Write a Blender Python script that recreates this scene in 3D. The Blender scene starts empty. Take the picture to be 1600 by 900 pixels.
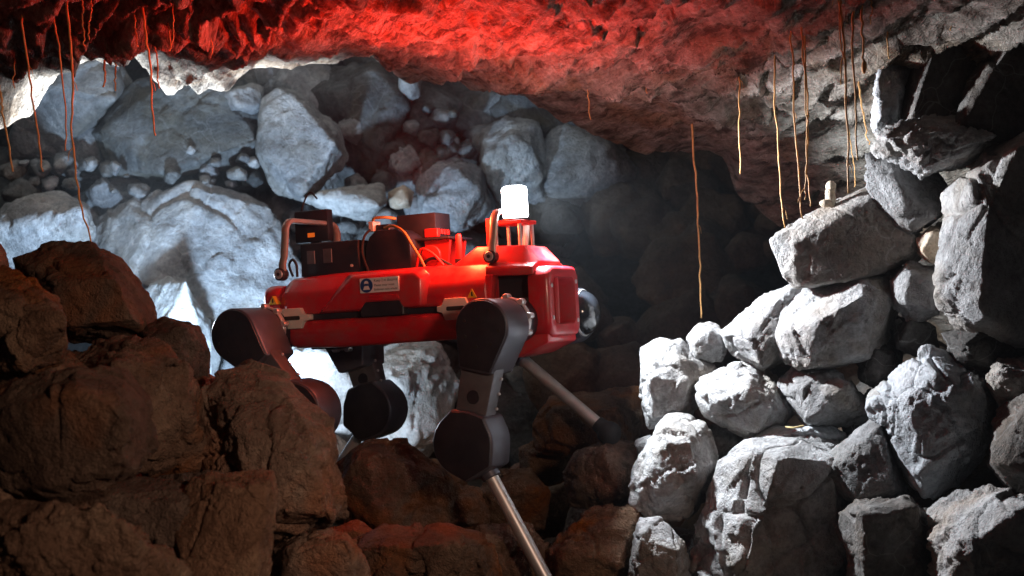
import bpy, bmesh, math, random
import numpy as np
from mathutils import Vector, Matrix

sc = bpy.context.scene
C = sc.collection
D = bpy.data
F = 2200.0                       # focal length in photo pixels (photo is 1600 wide)

# ------------------------------------------------------------------ camera
cd = D.cameras.new('camera'); cam = D.objects.new('camera', cd); C.objects.link(cam)
cd.sensor_width = 36.0; cd.lens = 36.0 * F / 1600.0
cd.clip_start = 0.05; cd.clip_end = 200.0
cam.location = (0, 0, 0); cam.rotation_euler = (math.radians(90), 0, 0)
cd.dof.use_dof = True; cd.dof.focus_distance = 3.5; cd.dof.aperture_fstop = 5.0
sc.camera = cam

# ------------------------------------------------------------------ world: a cave, only a trace of light comes in
w = D.worlds.new('World'); sc.world = w; w.use_nodes = True
bg = w.node_tree.nodes['Background']
bg.inputs['Color'].default_value = (0.82, 0.84, 1.0, 1); bg.inputs['Strength'].default_value = 0.032

def P(px, py, d):
    return Vector(((px - 800) / F * d, d, (450 - py) / F * d))

def lamp(name, kind, loc, energy, color, target=None, size=0.03, cone=60, blend=0.5):
    l = D.lights.new(name, kind); o = D.objects.new(name, l); C.objects.link(o)
    l.energy = energy; l.color = color; l.shadow_soft_size = size
    if kind == 'SPOT':
        l.spot_size = math.radians(cone); l.spot_blend = blend
    o.location = loc
    if target is not None:
        o.rotation_euler = (Vector(target) - Vector(loc)).to_track_quat('-Z', 'Y').to_euler()
    return o
LAMP = P(806, 316, 3.63)
# the robot's own lamp: white to its right, red from unseen lamps set in the air over its back
lamp('robot_lamp_white', 'SPOT', LAMP + Vector((.052, -.03, .02)), 145, (0.86, 0.93, 1.0), LAMP + Vector((1.0, -.24, -.60)), .025, 122, .55)
lamp('robot_lamp_red', 'SPOT', P(665, 304, 3.40), 44, (1.0, .020, .008), P(600, -200, 3.2), .03, 164, .7)
lamp('robot_lamp_back', 'SPOT', LAMP + Vector((.0, .05, .07)), 45, (.55, .85, 1.0), P(800, 230, 6.1), .02, 22, 1.0)
lamp('robot_lamp_red_side', 'POINT', P(712, 330, 3.60), 8.0, (1.0, .11, .035), None, .03)
# two work lamps standing behind the left boulders: one under the ceiling lip, one aimed at the back wall
lamp('work_lamp_lip', 'SPOT', P(215, 440, 4.75), 430, (0.84, 0.92, 1.0), P(250, 60, 4.80), .04, 112, .45)
lamp('work_lamp_wall', 'SPOT', P(290, 640, 4.6), 175, (0.56, 0.77, 1.0), P(230, 270, 5.8), .05, 126, .5)
lamp('belly_fill', 'SPOT', P(425, 700, 4.35), 42, (0.72, 0.86, 1.0), P(585, 615, 5.2), .05, 52, .7)  # extra spot added to brighten the boulder under the belly
# added fill spot right of the camera, over the left heap and robot
lamp('front_fill', 'SPOT', (1.05, .25, .48), 120, (1.0, 0.64, 0.46), P(410, 680, 3.2), .12, 46, 1.0)
lamp('work_lamp_robot', 'SPOT', P(222, 478, 4.55), 60, (0.80, 0.88, 1.0), P(390, 500, 3.7), .05, 34, .8)

sc.view_settings.view_transform = 'Standard'; sc.view_settings.look = 'None'
sc.view_settings.exposure = 0.0; sc.view_settings.gamma = 1.0
sc.render.engine = 'CYCLES'
sc.cycles.use_denoising = True
sc.cycles.max_bounces = 4; sc.cycles.volume_bounces = 0
sc.cycles.sample_clamp_indirect = 6.0

# ------------------------------------------------------------------ materials
def mat(name):
    m = D.materials.new(name); m.use_nodes = True
    nt = m.node_tree; b = nt.nodes['Principled BSDF']
    return m, nt, b
def plain(name, col, rough=.5, metal=0.0, coat=0.0, bump=0.0, var=0.12, dust=0.0):
    m, nt, b = mat(name)
    N, L = nt.nodes.new, nt.links.new
    tc = N('ShaderNodeTexCoord')
    n = N('ShaderNodeTexNoise'); n.inputs['Scale'].default_value = 35; n.inputs['Detail'].default_value = 6
    L(tc.outputs['Object'], n.inputs['Vector'])
    r = N('ShaderNodeValToRGB')
    r.color_ramp.elements[0].position = .3; r.color_ramp.elements[1].position = .7
    r.color_ramp.elements[0].color = tuple(c * (1 - var) for c in col) + (1,)
    r.color_ramp.elements[1].color = tuple(min(1, c * (1 + var)) for c in col) + (1,)
    L(n.outputs['Fac'], r.inputs['Fac']); L(r.outputs['Color'], b.inputs['Base Color'])
    if dust:
        nd = N('ShaderNodeTexNoise'); nd.inputs['Scale'].default_value = 14; nd.inputs['Detail'].default_value = 9; nd.inputs['Roughness'].default_value = .78
        L(tc.outputs['Object'], nd.inputs['Vector'])
        rd = N('ShaderNodeValToRGB'); rd.color_ramp.elements[0].position = .44; rd.color_ramp.elements[1].position = .74
        rd.color_ramp.elements[0].color = (0, 0, 0, 1); rd.color_ramp.elements[1].color = (dust, dust, dust, 1)
        L(nd.outputs['Fac'], rd.inputs['Fac'])
        mx = N('ShaderNodeMix'); mx.data_type = 'RGBA'; L(rd.outputs['Color'], mx.inputs[0]); L(r.outputs['Color'], mx.inputs[6]); mx.inputs[7].default_value = (.20, .16, .13, 1)
        L(mx.outputs[2], b.inputs['Base Color'])
    mr = N('ShaderNodeMapRange'); mr.inputs['To Min'].default_value = max(.05, rough - .1); mr.inputs['To Max'].default_value = min(1, rough + .12)
    L(n.outputs['Fac'], mr.inputs['Value']); L(mr.outputs['Result'], b.inputs['Roughness'])
    b.inputs['Metallic'].default_value = metal
    if coat: b.inputs['Coat Weight'].default_value = coat; b.inputs['Coat Roughness'].default_value = .12
    if bump:
        n2 = N('ShaderNodeTexNoise'); n2.inputs['Scale'].default_value = 400
        L(tc.outputs['Object'], n2.inputs['Vector'])
        bp = N('ShaderNodeBump'); bp.inputs['Strength'].default_value = bump; bp.inputs['Distance'].default_value = .002
        L(n2.outputs['Fac'], bp.inputs['Height']); L(bp.outputs['Normal'], b.inputs['Normal'])
    return m
def emis(name, col, s):
    m, nt, b = mat(name)
    b.inputs['Base Color'].default_value = (*col, 1)
    b.inputs['Emission Color'].default_value = (*col, 1); b.inputs['Emission Strength'].default_value = s
    return m

def rock(name, dark, mid, light, stain, stain_amt=.35, scale=1.0, bump=.6, vein=.25, strata=None):
    m, nt, b = mat(name)
    N, L = nt.nodes.new, nt.links.new
    tc = N('ShaderNodeTexCoord'); oi = N('ShaderNodeObjectInfo')
    mul = N('ShaderNodeMath'); mul.operation = 'MULTIPLY'; mul.inputs[1].default_value = 40
    L(oi.outputs['Random'], mul.inputs[0])
    vo_ = N('ShaderNodeVectorMath'); vo_.operation = 'ADD'; L(tc.outputs['Object'], vo_.inputs[0]); L(mul.outputs[0], vo_.inputs[1])
    vec = vo_.outputs[0]
    def noise(s, det=8, rough=.62, dist=0.0, off=0):
        n = N('ShaderNodeTexNoise')
        n.inputs['Scale'].default_value = s * scale; n.inputs['Detail'].default_value = det
        n.inputs['Roughness'].default_value = rough; n.inputs['Distortion'].default_value = dist
        L(vec, n.inputs['Vector'])
        return n
    def ramp(inp, stops):
        r = N('ShaderNodeValToRGB'); e = r.color_ramp.elements
        while len(e) < len(stops): e.new(.5)
        for el, (p, c) in zip(e, stops):
            el.position = p; el.color = (*c, 1) if len(c) == 3 else c
        L(inp, r.inputs['Fac']); return r.outputs['Color']
    def mix(fac, a, bb, mode='MIX'):
        x = N('ShaderNodeMix'); x.data_type = 'RGBA'; x.blend_type = mode
        if isinstance(fac, float): x.inputs[0].default_value = fac
        else: L(fac, x.inputs[0])
        L(a, x.inputs[6])
        if isinstance(bb, tuple): x.inputs[7].default_value = (*bb, 1)
        else: L(bb, x.inputs[7])
        return x.outputs[2]
    n1 = noise(7, 6, .68, .0); n2 = noise(3.2, 3, .6, .6, 11); n3 = noise(60, 3, .7, 0, 5)
    base = ramp(n1.outputs['Fac'], [(.30, dark), (.50, mid), (.68, light)])
    st = ramp(n2.outputs['Fac'], [(.50, (0, 0, 0)), (.66, (stain_amt,) * 3)])
    col = mix(st, base, stain)
    grain = ramp(n3.outputs['Fac'], [(.28, (.55, .55, .55)), (.5, (1, 1, 1)), (.72, (1.25, 1.25, 1.25))])
    col = mix(.75, col, grain, 'MULTIPLY')
    if vein:
        vd = noise(5, 2, .6, 0, 21)
        va = N('ShaderNodeVectorMath'); va.operation = 'SCALE'; va.inputs['Scale'].default_value = .22
        L(vd.outputs['Color'], va.inputs[0])
        vs = N('ShaderNodeVectorMath'); vs.operation = 'ADD'; L(vec, vs.inputs[0]); L(va.outputs[0], vs.inputs[1])
        vo = N('ShaderNodeTexVoronoi'); vo.feature = 'DISTANCE_TO_EDGE'; vo.voronoi_dimensions = '3D'
        vo.inputs['Scale'].default_value = 5.5 * scale; L(vs.outputs[0], vo.inputs['Vector'])
        vm = ramp(vo.outputs['Distance'], [(.0, (vein,) * 3), (.014, (0, 0, 0))])
        col = mix(vm, col, tuple(min(.75, c * 1.7 + .05) for c in light))
    vr = N('ShaderNodeMapRange'); vr.inputs['To Min'].default_value = .62; vr.inputs['To Max'].default_value = 1.22; L(oi.outputs['Random'], vr.inputs['Value'])
    hs = N('ShaderNodeHueSaturation'); L(vr.outputs['Result'], hs.inputs['Value']); L(col, hs.inputs['Color'])
    sm = N('ShaderNodeMath'); sm.operation = 'FRACT'; L(mul.outputs[0], sm.inputs[0])
    sr = N('ShaderNodeMapRange'); sr.inputs['To Min'].default_value = .7; sr.inputs['To Max'].default_value = 1.35; L(sm.outputs[0], sr.inputs['Value']); L(sr.outputs['Result'], hs.inputs['Saturation'])
    col = hs.outputs['Color']
    L(col, b.inputs['Base Color'])
    b.inputs['Roughness'].default_value = .86
    b.inputs['Specular IOR Level'].default_value = .25
    # relief
    h1 = noise(26, 6, .72, .0, 2); h2 = noise(170, 2, .65, 0, 3)
    ad = N('ShaderNodeMath'); ad.operation = 'MULTIPLY_ADD'; ad.inputs[1].default_value = .3
    L(h2.outputs['Fac'], ad.inputs[0]); L(h1.outputs['Fac'], ad.inputs[2])
    hh = ad.outputs[0]
    if strata:
        mp = N('ShaderNodeMapping'); mp.vector_type = 'TEXTURE'; mp.inputs['Rotation'].default_value = strata[0]; mp.inputs['Scale'].default_value = strata[1]
        L(tc.outputs['Object'], mp.inputs['Vector'])
        ns = N('ShaderNodeTexNoise'); ns.inputs['Scale'].default_value = 14; ns.inputs['Detail'].default_value = 5; ns.inputs['Roughness'].default_value = .7
        L(mp.outputs[0], ns.inputs['Vector'])
        beds = ramp(ns.outputs['Fac'], [(.36, (.22, .20, .18)), (.50, (.85, .83, .80)), (.62, (1.15, 1.15, 1.15))])  # bed tones, plus painted shade between beds that flat light loses
        L(mix(1.0, col, beds, 'MULTIPLY'), b.inputs['Base Color'])
        a2 = N('ShaderNodeMath'); a2.operation = 'MULTIPLY_ADD'; a2.inputs[1].default_value = 2.2
        L(ns.outputs['Fac'], a2.inputs[0]); L(hh, a2.inputs[2]); hh = a2.outputs[0]
    bp = N('ShaderNodeBump'); bp.inputs['Strength'].default_value = bump; bp.inputs['Distance'].default_value = .03
    L(hh, bp.inputs['Height']); L(bp.outputs['Normal'], b.inputs['Normal'])
    return m
M = {}
M['brown'] = rock('brown_rock', (.11, .070, .052), (.22, .150, .112), (.32, .24, .18), (.38, .15, .06), .8, 1.2, 1.0, .0)  # orange stain: rust patches, plus red light on the rocks put into colour
M['grey'] = rock('grey_limestone', (.17, .165, .16), (.34, .335, .335), (.52, .52, .525), (.30, .23, .15), .4, 1.3, .75, .0)
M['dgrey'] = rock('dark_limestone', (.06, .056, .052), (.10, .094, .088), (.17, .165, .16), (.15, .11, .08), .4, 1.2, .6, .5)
M['veined'] = rock('veined_limestone', (.20, .195, .19), (.30, .295, .29), (.42, .42, .42), (.34, .24, .15), .3, 1.0, .7, .22)
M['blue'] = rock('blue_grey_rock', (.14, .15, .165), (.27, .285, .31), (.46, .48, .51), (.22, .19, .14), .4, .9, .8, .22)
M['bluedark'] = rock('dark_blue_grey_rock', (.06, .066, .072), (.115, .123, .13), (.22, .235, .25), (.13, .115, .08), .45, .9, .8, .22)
M['pale'] = rock('pale_rock', (.34, .35, .36), (.50, .52, .54), (.66, .67, .69), (.45, .38, .27), .3, .9, .6, .0)
M['ceil'] = rock('ceiling_rock', (.20, .17, .145), (.38, .35, .31), (.58, .55, .51), (.36, .22, .10), .4, 1.3, .9, .0, ((0, 0, math.radians(-66)), (2.6, .40, .8)))
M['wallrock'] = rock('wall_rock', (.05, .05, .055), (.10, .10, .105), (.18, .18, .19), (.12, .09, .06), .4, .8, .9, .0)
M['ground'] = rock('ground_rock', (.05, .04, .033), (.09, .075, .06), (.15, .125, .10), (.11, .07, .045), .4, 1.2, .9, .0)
M['root'] = plain('root_bark', (.74, .40, .14), .65, var=.3)
M['cream'] = rock('cream_stone', (.42, .36, .29), (.58, .50, .41), (.70, .63, .54), (.45, .30, .18), .4, 2, .5, .0)
M['red'] = plain('red_plastic', (.52, .008, .017), .34, coat=.25, var=.05, dust=.55)
M['redmatt'] = plain('red_or_red_lit_metal', (.55, .02, .015), .5, var=.08)  # red of the bracket; on the top gear it imitates red lamplight
M['black'] = plain('black_housing', (.016, .018, .027), .42, var=.15, bump=.08, dust=.10)
M['slate'] = plain('slate_anodised_housing', (.085, .088, .115), .38, .35, var=.12, dust=.25)
M['greymetal'] = plain('grey_anodised_link', (.14, .14, .155), .45, .4, var=.15)
M['steel'] = plain('brushed_steel', (.70, .70, .71), .42, .7, var=.08)
M['handle'] = plain('bronze_grey_handle', (.48, .41, .37), .38, .5, var=.1)
M['rubber'] = plain('black_rubber', (.018, .018, .02), .8, var=.2, bump=.5)
M['white'] = plain('off_white_plastic', (.62, .60, .54), .5, var=.05)
M['lightgrey'] = plain('light_grey_plate', (.42, .42, .43), .5, .2, var=.05)
M['glass'] = plain('dark_lens_glass', (.012, .014, .018), .08, coat=1.0, var=.05)
M['blueprint'] = plain('blue_print', (.008, .05, .20), .5, var=.05)
M['whiteprint'] = plain('white_print', (.75, .74, .74), .5, var=.03)
M['ink'] = plain('black_ink', (.02, .02, .02), .6, var=.1)
M['yellow'] = plain('yellow_print', (.65, .45, .03), .5, var=.05)
M['cable'] = plain('orange_cable_sheath', (.42, .24, .06), .5, var=.1)
M['straw'] = plain('dry_straw', (.55, .42, .20), .8, var=.2)
M['led'] = emis('lamp_light', (0.92, 0.97, 1.0), 42)
M['amber'] = emis('amber_screen', (1.0, .22, .02), .35)

# ------------------------------------------------------------------ noise
def hash3(ix, iy, iz, s):
    h = (ix * 374761393 + iy * 668265263 + iz * 2147483647 + s * 1274126177) & 0xffffffff
    h = ((h ^ (h >> 13)) * 1274126177) & 0xffffffff
    h = ((h ^ (h >> 16)) * 2246822519) & 0xffffffff
    return ((h ^ (h >> 15)) & 0xffffff) / float(0xffffff)
def vnoise(p, s=0):
    i = np.floor(p).astype(np.int64); f = p - i; u = f * f * f * (f * (f * 6 - 15) + 10)
    x, y, z = i[:, 0], i[:, 1], i[:, 2]
    r = 0
    for a in (0, 1):
        wx = u[:, 0] if a else 1 - u[:, 0]
        for b in (0, 1):
            wy = u[:, 1] if b else 1 - u[:, 1]
            for c in (0, 1):
                wz = u[:, 2] if c else 1 - u[:, 2]
                r = r + wx * wy * wz * hash3(x + a, y + b, z + c, s)
    return r * 2 - 1
def fbm(p, s=0, o=4, g=.5):
    r = 0; a = 1.0
    for k in range(o):
        r = r + a * vnoise(p * (2.03 ** k) + 17.3 * k, s + k); a *= g
    return r
def facets(p, K, rng, lo, hi, tilt=1.0, crack=0.0, cw=.1):
    c = rng.uniform(lo, hi, (K, 3)); g = rng.normal(0, 1, (K, 3)) * tilt; off = rng.uniform(-1, 1, K)
    cell = (np.prod(hi - lo) / K) ** (1 / 3)
    best = np.full(len(p), 1e9); nxt = np.full(len(p), 1e9); idx = np.zeros(len(p), np.int64)
    wp = p + .22 * cell * np.stack([vnoise(p / cell * 1.5, 5), vnoise(p / cell * 1.5, 6), vnoise(p / cell * 1.5, 7)], 1)
    for k in range(K):
        d = ((wp - c[k]) ** 2).sum(1); m = d < best
        if crack: nxt = np.where(m, best, np.minimum(nxt, d))
        best[m] = d[m]; idx[m] = k
    v = off[idx] + (g[idx] * (p - c[idx])).sum(1) / cell
    if crack:
        e = (np.sqrt(nxt) - np.sqrt(best)) / cell
        v = v - crack * np.clip(1 - e / cw, 0, 1) * np.clip(.3 + 2.2 * vnoise(p / cell * .6 + 31, 8), 0, 1)
    return v

# ------------------------------------------------------------------ object helpers
def tag(o, label=None, cat=None, group=None, kind=None):
    if label: o['label'] = label
    if cat: o['category'] = cat
    if group: o['group'] = group
    if kind: o['kind'] = kind
    return o
def smooth(me, ang=40):
    me.polygons.foreach_set('use_smooth', [True] * len(me.polygons))
    if ang: me.set_sharp_from_angle(angle=math.radians(ang))
def mesh_obj(name, me, m, parent=None):
    o = D.objects.new(name, me); C.objects.link(o)
    if m is not None: me.materials.append(m)
    if parent is not None: o.parent = parent
    return o
def bm_obj(name, bm, m, parent=None, bev=0.0, seg=2, ang=35):
    bmesh.ops.recalc_face_normals(bm, faces=bm.faces)
    if bev:
        es = [e for e in bm.edges if len(e.link_faces) == 2 and e.calc_face_angle(0) > math.radians(28)]
        bmesh.ops.bevel(bm, geom=es, offset=bev, segments=seg, affect='EDGES', clamp_overlap=True, profile=.5)
    me = D.meshes.new(name); bm.to_mesh(me); bm.free(); smooth(me, ang)
    return mesh_obj(name, me, m, parent)
def grid_mesh(name, V, nr, nc):
    me = D.meshes.new(name)
    f = [(r * nc + c, r * nc + c + 1, (r + 1) * nc + c + 1, (r + 1) * nc + c) for r in range(nr - 1) for c in range(nc - 1)]
    me.from_pydata(V.tolist(), [], f); smooth(me, 0)
    return me

# ------------------------------------------------------------------ the cave: ceiling
EDGE = np.array([(-900, 330), (-400, 260), (-60, 215), (0, 200), (30, 190), (48, 178), (62, 150), (75, 125), (100, 108), (140, 92), (155, 74), (200, 72), (228, 82),
    (240, 118), (262, 143), (286, 140), (292, 128), (310, 146), (330, 136), (355, 139), (372, 116), (400, 106), (430, 102), (470, 104), (505, 96), (545, 88), (575, 76),
    (600, 88), (618, 116), (640, 124), (668, 114), (700, 120), (760, 135), (820, 152), (880, 186), (925, 205), (960, 218), (1000, 236), (1040, 240), (1090, 236), (1130, 240),
    (1140, 262), (1150, 292), (1180, 318), (1215, 340), (1260, 370), (1330, 420), (1500, 560), (1800, 700), (2600, 900)], float)
NEARZ = .66
def d_edge(x): return 4.42 + .12 * np.sin(x * 2.1 + .4) + .22 * np.clip(x, 0, 1.2)
def z_edge(x):
    d = d_edge(x); px = 800 + x * F / d
    return (450 - np.interp(px, EDGE[:, 0], EDGE[:, 1])) / F * d
def ceil_z(x, d):
    de = d_edge(x); t = np.clip((d - 2.5) / (de - 2.5), 0, 1); t = t ** 1.6
    # blend the small outline detail in only close to the lip
    zs = sum(z_edge(x + o) for o in (-.3, -.2, -.1, 0, .1, .2, .3)) / 7
    k = np.clip((t - .72) / .28, 0, 1); k = k * k * (3 - 2 * k)
    return NEARZ * (1 - t) + t * (zs * (1 - k) + z_edge(x) * k)
def build_ceiling():
    xs = np.concatenate([np.linspace(-4.5, -1.9, 24)[:-1], np.linspace(-1.9, 2.0, 620), np.linspace(2.0, 5, 24)[1:]])
    us = np.concatenate([np.linspace(-.6, .32, 26)[:-1], np.linspace(.32, 1.0, 330), 1 + np.linspace(0, 1, 60)[1:]])
    X, U = np.meshgrid(xs, us)
    de = d_edge(X); ff = np.clip(U, None, 1)
    Y = 1.2 + (de - 1.2) * ff
    Z = ceil_z(X, Y)
    b = np.clip(U - 1, 0, 1)                       # beyond the lip: turn up, then run back to the rear wall
    up = np.clip(b * 2.5, 0, 1)
    Y = Y + np.where(b > 0, .10 * np.sin(up * math.pi / 2) + np.clip(b * 2.5 - 1, 0, None) / 1.5 * 5.0, 0)
    Z = Z + np.where(b > 0, .75 * (1 - np.cos(up * math.pi / 2)) + np.clip(b * 2.5 - 1, 0, None) / 1.5 * .7, 0)
    p = np.stack([X.ravel(), Y.ravel(), Z.ravel()], 1)
    # beds: saw-tooth steps running from far left to near right
    ux, uy = .41, -.91
    along = p[:, 0] * ux + p[:, 1] * uy; across = p[:, 0] * (-uy) + p[:, 1] * ux
    q = np.stack([along * 1.6, across * 5, p[:, 2] * 3], 1)
    wv = across * 7.0 + .65 * fbm(np.stack([along * 1.1, across * 2.2, 0 * along], 1), 40, 4) + .35 * fbm(q, 44, 3)
    fr = wv - np.floor(wv); saw = np.where(fr < .88, fr / .88, (1 - fr) / .12)
    amp = .55 + .45 * np.clip(.5 + vnoise(np.stack([along * 1.3, across * 2.6, 0 * along], 1), 50), 0, 1)
    wv2 = across * 15 + 1.2 * fbm(np.stack([along * 2.5, across * 4, 0 * along], 1), 60, 3)
    fr2 = wv2 - np.floor(wv2); saw2 = np.where(fr2 < .75, fr2 / .75, (1 - fr2) / .25)
    rng = np.random.default_rng(4)
    vis = np.clip((p[:, 1] - 1.6) / .6, 0, 1)
    fac = facets(p, 900, rng, np.array([-2.2, 1.8, -.4]), np.array([2.4, 5, 1.0]), .7)
    dz = .105 * amp * saw + .030 * saw2 * amp + .016 * fbm(p * 3.5, 70, 5) + .010 * fac + .012 * fbm(p * np.array([11, 11, 11.]), 74, 4, .6)
    near_edge = np.clip((U.ravel() - .70) / .30, 0, 1)
    k = np.where(U.ravel() <= 1, 1 - .72 * near_edge, .28)
    p[:, 2] -= (dz - .03) * k
    p[:, 1] += .03 * fbm(p * 5, 80, 3) * np.where(U.ravel() > .9, 1, 0)
    me = grid_mesh('cave_ceiling', p, len(us), len(xs))
    o = mesh_obj('cave_ceiling', me, M['ceil']); tag(o, 'rough layered rock ceiling lit red over the robot', kind='structure')
build_ceiling()

# rear and side walls, floor
def build_walls():
    th = np.linspace(-1.25, 1.25, 240); zz = np.linspace(-2.2, 2.6, 150)
    T, Zg = np.meshgrid(th, zz)
    r = 7.0 + .5 * np.sin(T * 3 + 1)
    # the deep hole right of the robot
    p = np.stack([(np.sin(T) * r * .95).ravel(), (np.cos(T) * r).ravel() + .3, Zg.ravel()], 1)
    dr = .35 * fbm(p * 1.1, 90, 4) + .10 * facets(p, 260, np.random.default_rng(8), p.min(0), p.max(0), .7) + .05 * fbm(p * 6, 95, 3)
    p[:, :2] *= (1 - dr / 7.4)[:, None]
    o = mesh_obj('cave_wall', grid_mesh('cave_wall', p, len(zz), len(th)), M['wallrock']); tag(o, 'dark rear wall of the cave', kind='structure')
build_walls()
def floor_z(x, y):
    z = -.86 + .0 * x
    z = z + .62 * np.clip((-x - .35) / .9, 0, 1) * np.clip((3.6 - y) / 1.2, 0, 1)
    z = z + .55 * np.clip((x - .45) / .8, 0, 1) * np.clip((y - 2.6) / 1.0, 0, 1)
    return z
def build_floor():
    xs = np.linspace(-6, 6, 200); ys = np.linspace(-2.5, 9, 200)
    X, Y = np.meshgrid(xs, ys)
    p = np.stack([X.ravel(), Y.ravel(), floor_z(X, Y).ravel()], 1)
    p[:, 2] += .09 * fbm(p * 2.2, 110, 5) + .03 * fbm(p * 9, 115, 3)
    o = mesh_obj('cave_floor', grid_mesh('cave_floor', p, 200, 200), M['ground']); tag(o, 'dark rubble covered cave floor', kind='structure')
build_floor()

# ------------------------------------------------------------------ boulders
ROCKS = []
def R(label, outline, d, m='grey', t=None, ridge=None, seed=0, rough=1.0, vox=3.4, name='boulder', cat='boulder', group=None, back=1.0):
    ROCKS.append(dict(label=label, out=outline, d=d, m=m, t=t, ridge=ridge, seed=seed or (len(ROCKS) * 7 + 3), rough=rough, vox=vox, name=name, cat=cat, group=group, back=back))
def hull_points(r):
    rnd = random.Random(r['seed'])
    o = r['out']; d = r['d']; n = len(o)
    cx = sum(p[0] for p in o) / n; cy = sum(p[1] for p in o) / n
    A = abs(sum(o[i][0] * o[(i + 1) % n][1] - o[(i + 1) % n][0] * o[i][1] for i in range(n))) / 2
    s = math.sqrt(A) / F * d
    t = r['t'] if r['t'] else .42 * s
    pts = [P(x, y, d + rnd.uniform(-.22, .22) * t) for x, y in o]
    if r['ridge']:
        for q in r['ridge']: pts.append(P(q[0], q[1], d + q[2]))
    else:
        nf = rnd.choice((4, 4, 5)); a0 = rnd.uniform(0, 6.28)
        rx = (max(p[0] for p in o) - min(p[0] for p in o)) / 2; ry = (max(p[1] for p in o) - min(p[1] for p in o)) / 2
        for q in range(nf):
            a = a0 + q * 6.283 / nf + rnd.uniform(-.4, .4); k = rnd.uniform(.50, .86)
            pts.append(P(cx + rx * k * math.cos(a), cy + ry * k * math.sin(a), d - t * rnd.uniform(.45, 1.05)))
    for q in range(5):
        x, y = o[(q * n) // 5]
        k = rnd.uniform(.5, .8); pts.append(P(cx + (x - cx) * k, cy + (y - cy) * k, d + t * r['back'] * rnd.uniform(.7, 1.2)))
    return pts, s
def build_rocks():
    tmp = []
    for r in ROCKS:
        pts, s = hull_points(r); r['s'] = s
        bm = bmesh.new()
        for p in pts: bm.verts.new(p)
        res = bmesh.ops.convex_hull(bm, input=bm.verts)
        bmesh.ops.delete(bm, geom=[v for v in bm.verts if not v.link_faces], context='VERTS')
        # knock off a few corners
        rnd = random.Random(r['seed'] + 5)
        vs = [v.co.copy() for v in bm.verts]
        c = sum(vs, Vector()) / len(vs)
        for k in range(5):
            v = rnd.choice(vs); nrm = (v - c)
            L = nrm.length; nrm = (nrm.normalized() + Vector((rnd.gauss(0, .3), rnd.gauss(0, .3), rnd.gauss(0, .3)))).normalized()
            h = max((q - c).dot(nrm) for q in vs)
            co = c + nrm * (h - rnd.uniform(.01, .06) * s)
            g = bmesh.ops.bisect_plane(bm, geom=bm.verts[:] + bm.edges[:] + bm.faces[:], plane_co=co, plane_no=nrm, clear_outer=True)
            es = [e for e in g['geom_cut'] if isinstance(e, bmesh.types.BMEdge)]
            if es:
                bmesh.ops.holes_fill(bm, edges=es)
            vs = [v.co.copy() for v in bm.verts]
        bmesh.ops.triangulate(bm, faces=bm.faces)
        me = D.meshes.new('tmp'); bm.to_mesh(me); bm.free()
        o = D.objects.new('tmp', me); C.objects.link(o)
        md = o.modifiers.new('r', 'REMESH'); md.mode = 'VOXEL'; md.voxel_size = max(r['vox'] * r['d'] / F, s / 90); 
        tmp.append(o)
    dg = bpy.context.evaluated_depsgraph_get(); dg.update()
    tris = 0
    for r, o in zip(ROCKS, tmp):
        me = D.meshes.new_from_object(o.evaluated_get(dg))
        n = len(me.vertices)
        if n == 0:
            print('EMPTY ROCK', r['label']); continue
        co = np.empty(n * 3); me.vertices.foreach_get('co', co); co = co.reshape(-1, 3)
        nr = np.empty(n * 3, np.float32); me.vertex_normals.foreach_get('vector', nr); nr = nr.reshape(-1, 3).astype(float)
        s = r['s']; rng = np.random.default_rng(r['seed']); k = r['rough']
        lo, hi = co.min(0), co.max(0); sd = r['seed'] * 13
        patch = np.clip(.55 + 1.6 * vnoise(co / s * 2.6 + sd, 4), .1, 1.7)
        dsp = .016 * facets(co, 30, rng, lo, hi, .8, 2.6, .085) + .010 * facets(co, 140, rng, lo, hi, 1.0, .9, .12) \
            + .010 * fbm(co / s * 2.0 + sd, 1, 3) + .0060 * facets(co, 420, rng, lo, hi, .8) * patch
        rid = 1 - np.abs(fbm(co / s * 6 + sd, 9, 4, .6))
        fine = (.012 * fbm(co / s * 10 + sd, 2, 4, .65) - .006 * np.clip(rid - .75, 0, 1) * 4) * patch
        co = co + nr * (s * k * (dsp + fine))[:, None]
        base = np.array([(lo[0] + hi[0]) / 2, (lo[1] + hi[1]) / 2, lo[2]])
        me.vertices.foreach_set('co', (co - base).ravel()); me.update()
        smooth(me, 0); me.materials.clear()
        tris += 2 * len(me.polygons)
        ob = mesh_obj(r['name'], me, M[r['m']]); ob.location = base
        tag(ob, r['label'], r['cat'], r['group'])
    for o in tmp:
        mm = o.data; D.objects.remove(o); D.meshes.remove(mm)
    print('rocks', len(ROCKS), 'tris', tris, flush=True)

# ---- right pile
R('long grey block with smooth dark front jutting left under the hanging roots', [(1198, 374), (1262, 332), (1340, 298), (1368, 286), (1410, 330), (1445, 370), (1440, 408), (1330, 440), (1238, 452), (1222, 430)], 3.5, 'veined', .2, [(1238, 382, -.06), (1362, 310, -.10), (1440, 385, -.10), (1245, 446, -.04), (1330, 438, -.08), (1205, 378, .03)], rough=.55)
R('angular pale stone wedged above the long dark fronted block', [(1348, 240), (1385, 222), (1450, 244), (1482, 290), (1484, 330), (1422, 374), (1386, 356), (1352, 292)], 3.42, 'grey', .13, [(1405, 290, -.08), (1440, 262, -.03), (1462, 340, -.09), (1420, 366, -.06)])
R('streaked flat slab under the two leaning dark slabs', [(1354, 238), (1366, 205), (1440, 172), (1560, 176), (1595, 205), (1500, 262), (1440, 278), (1385, 240)], 3.32, 'grey', .18, [(1385, 215, -.10), (1470, 200, -.16), (1550, 215, -.16), (1450, 262, -.1)], rough=1.2)
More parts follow.
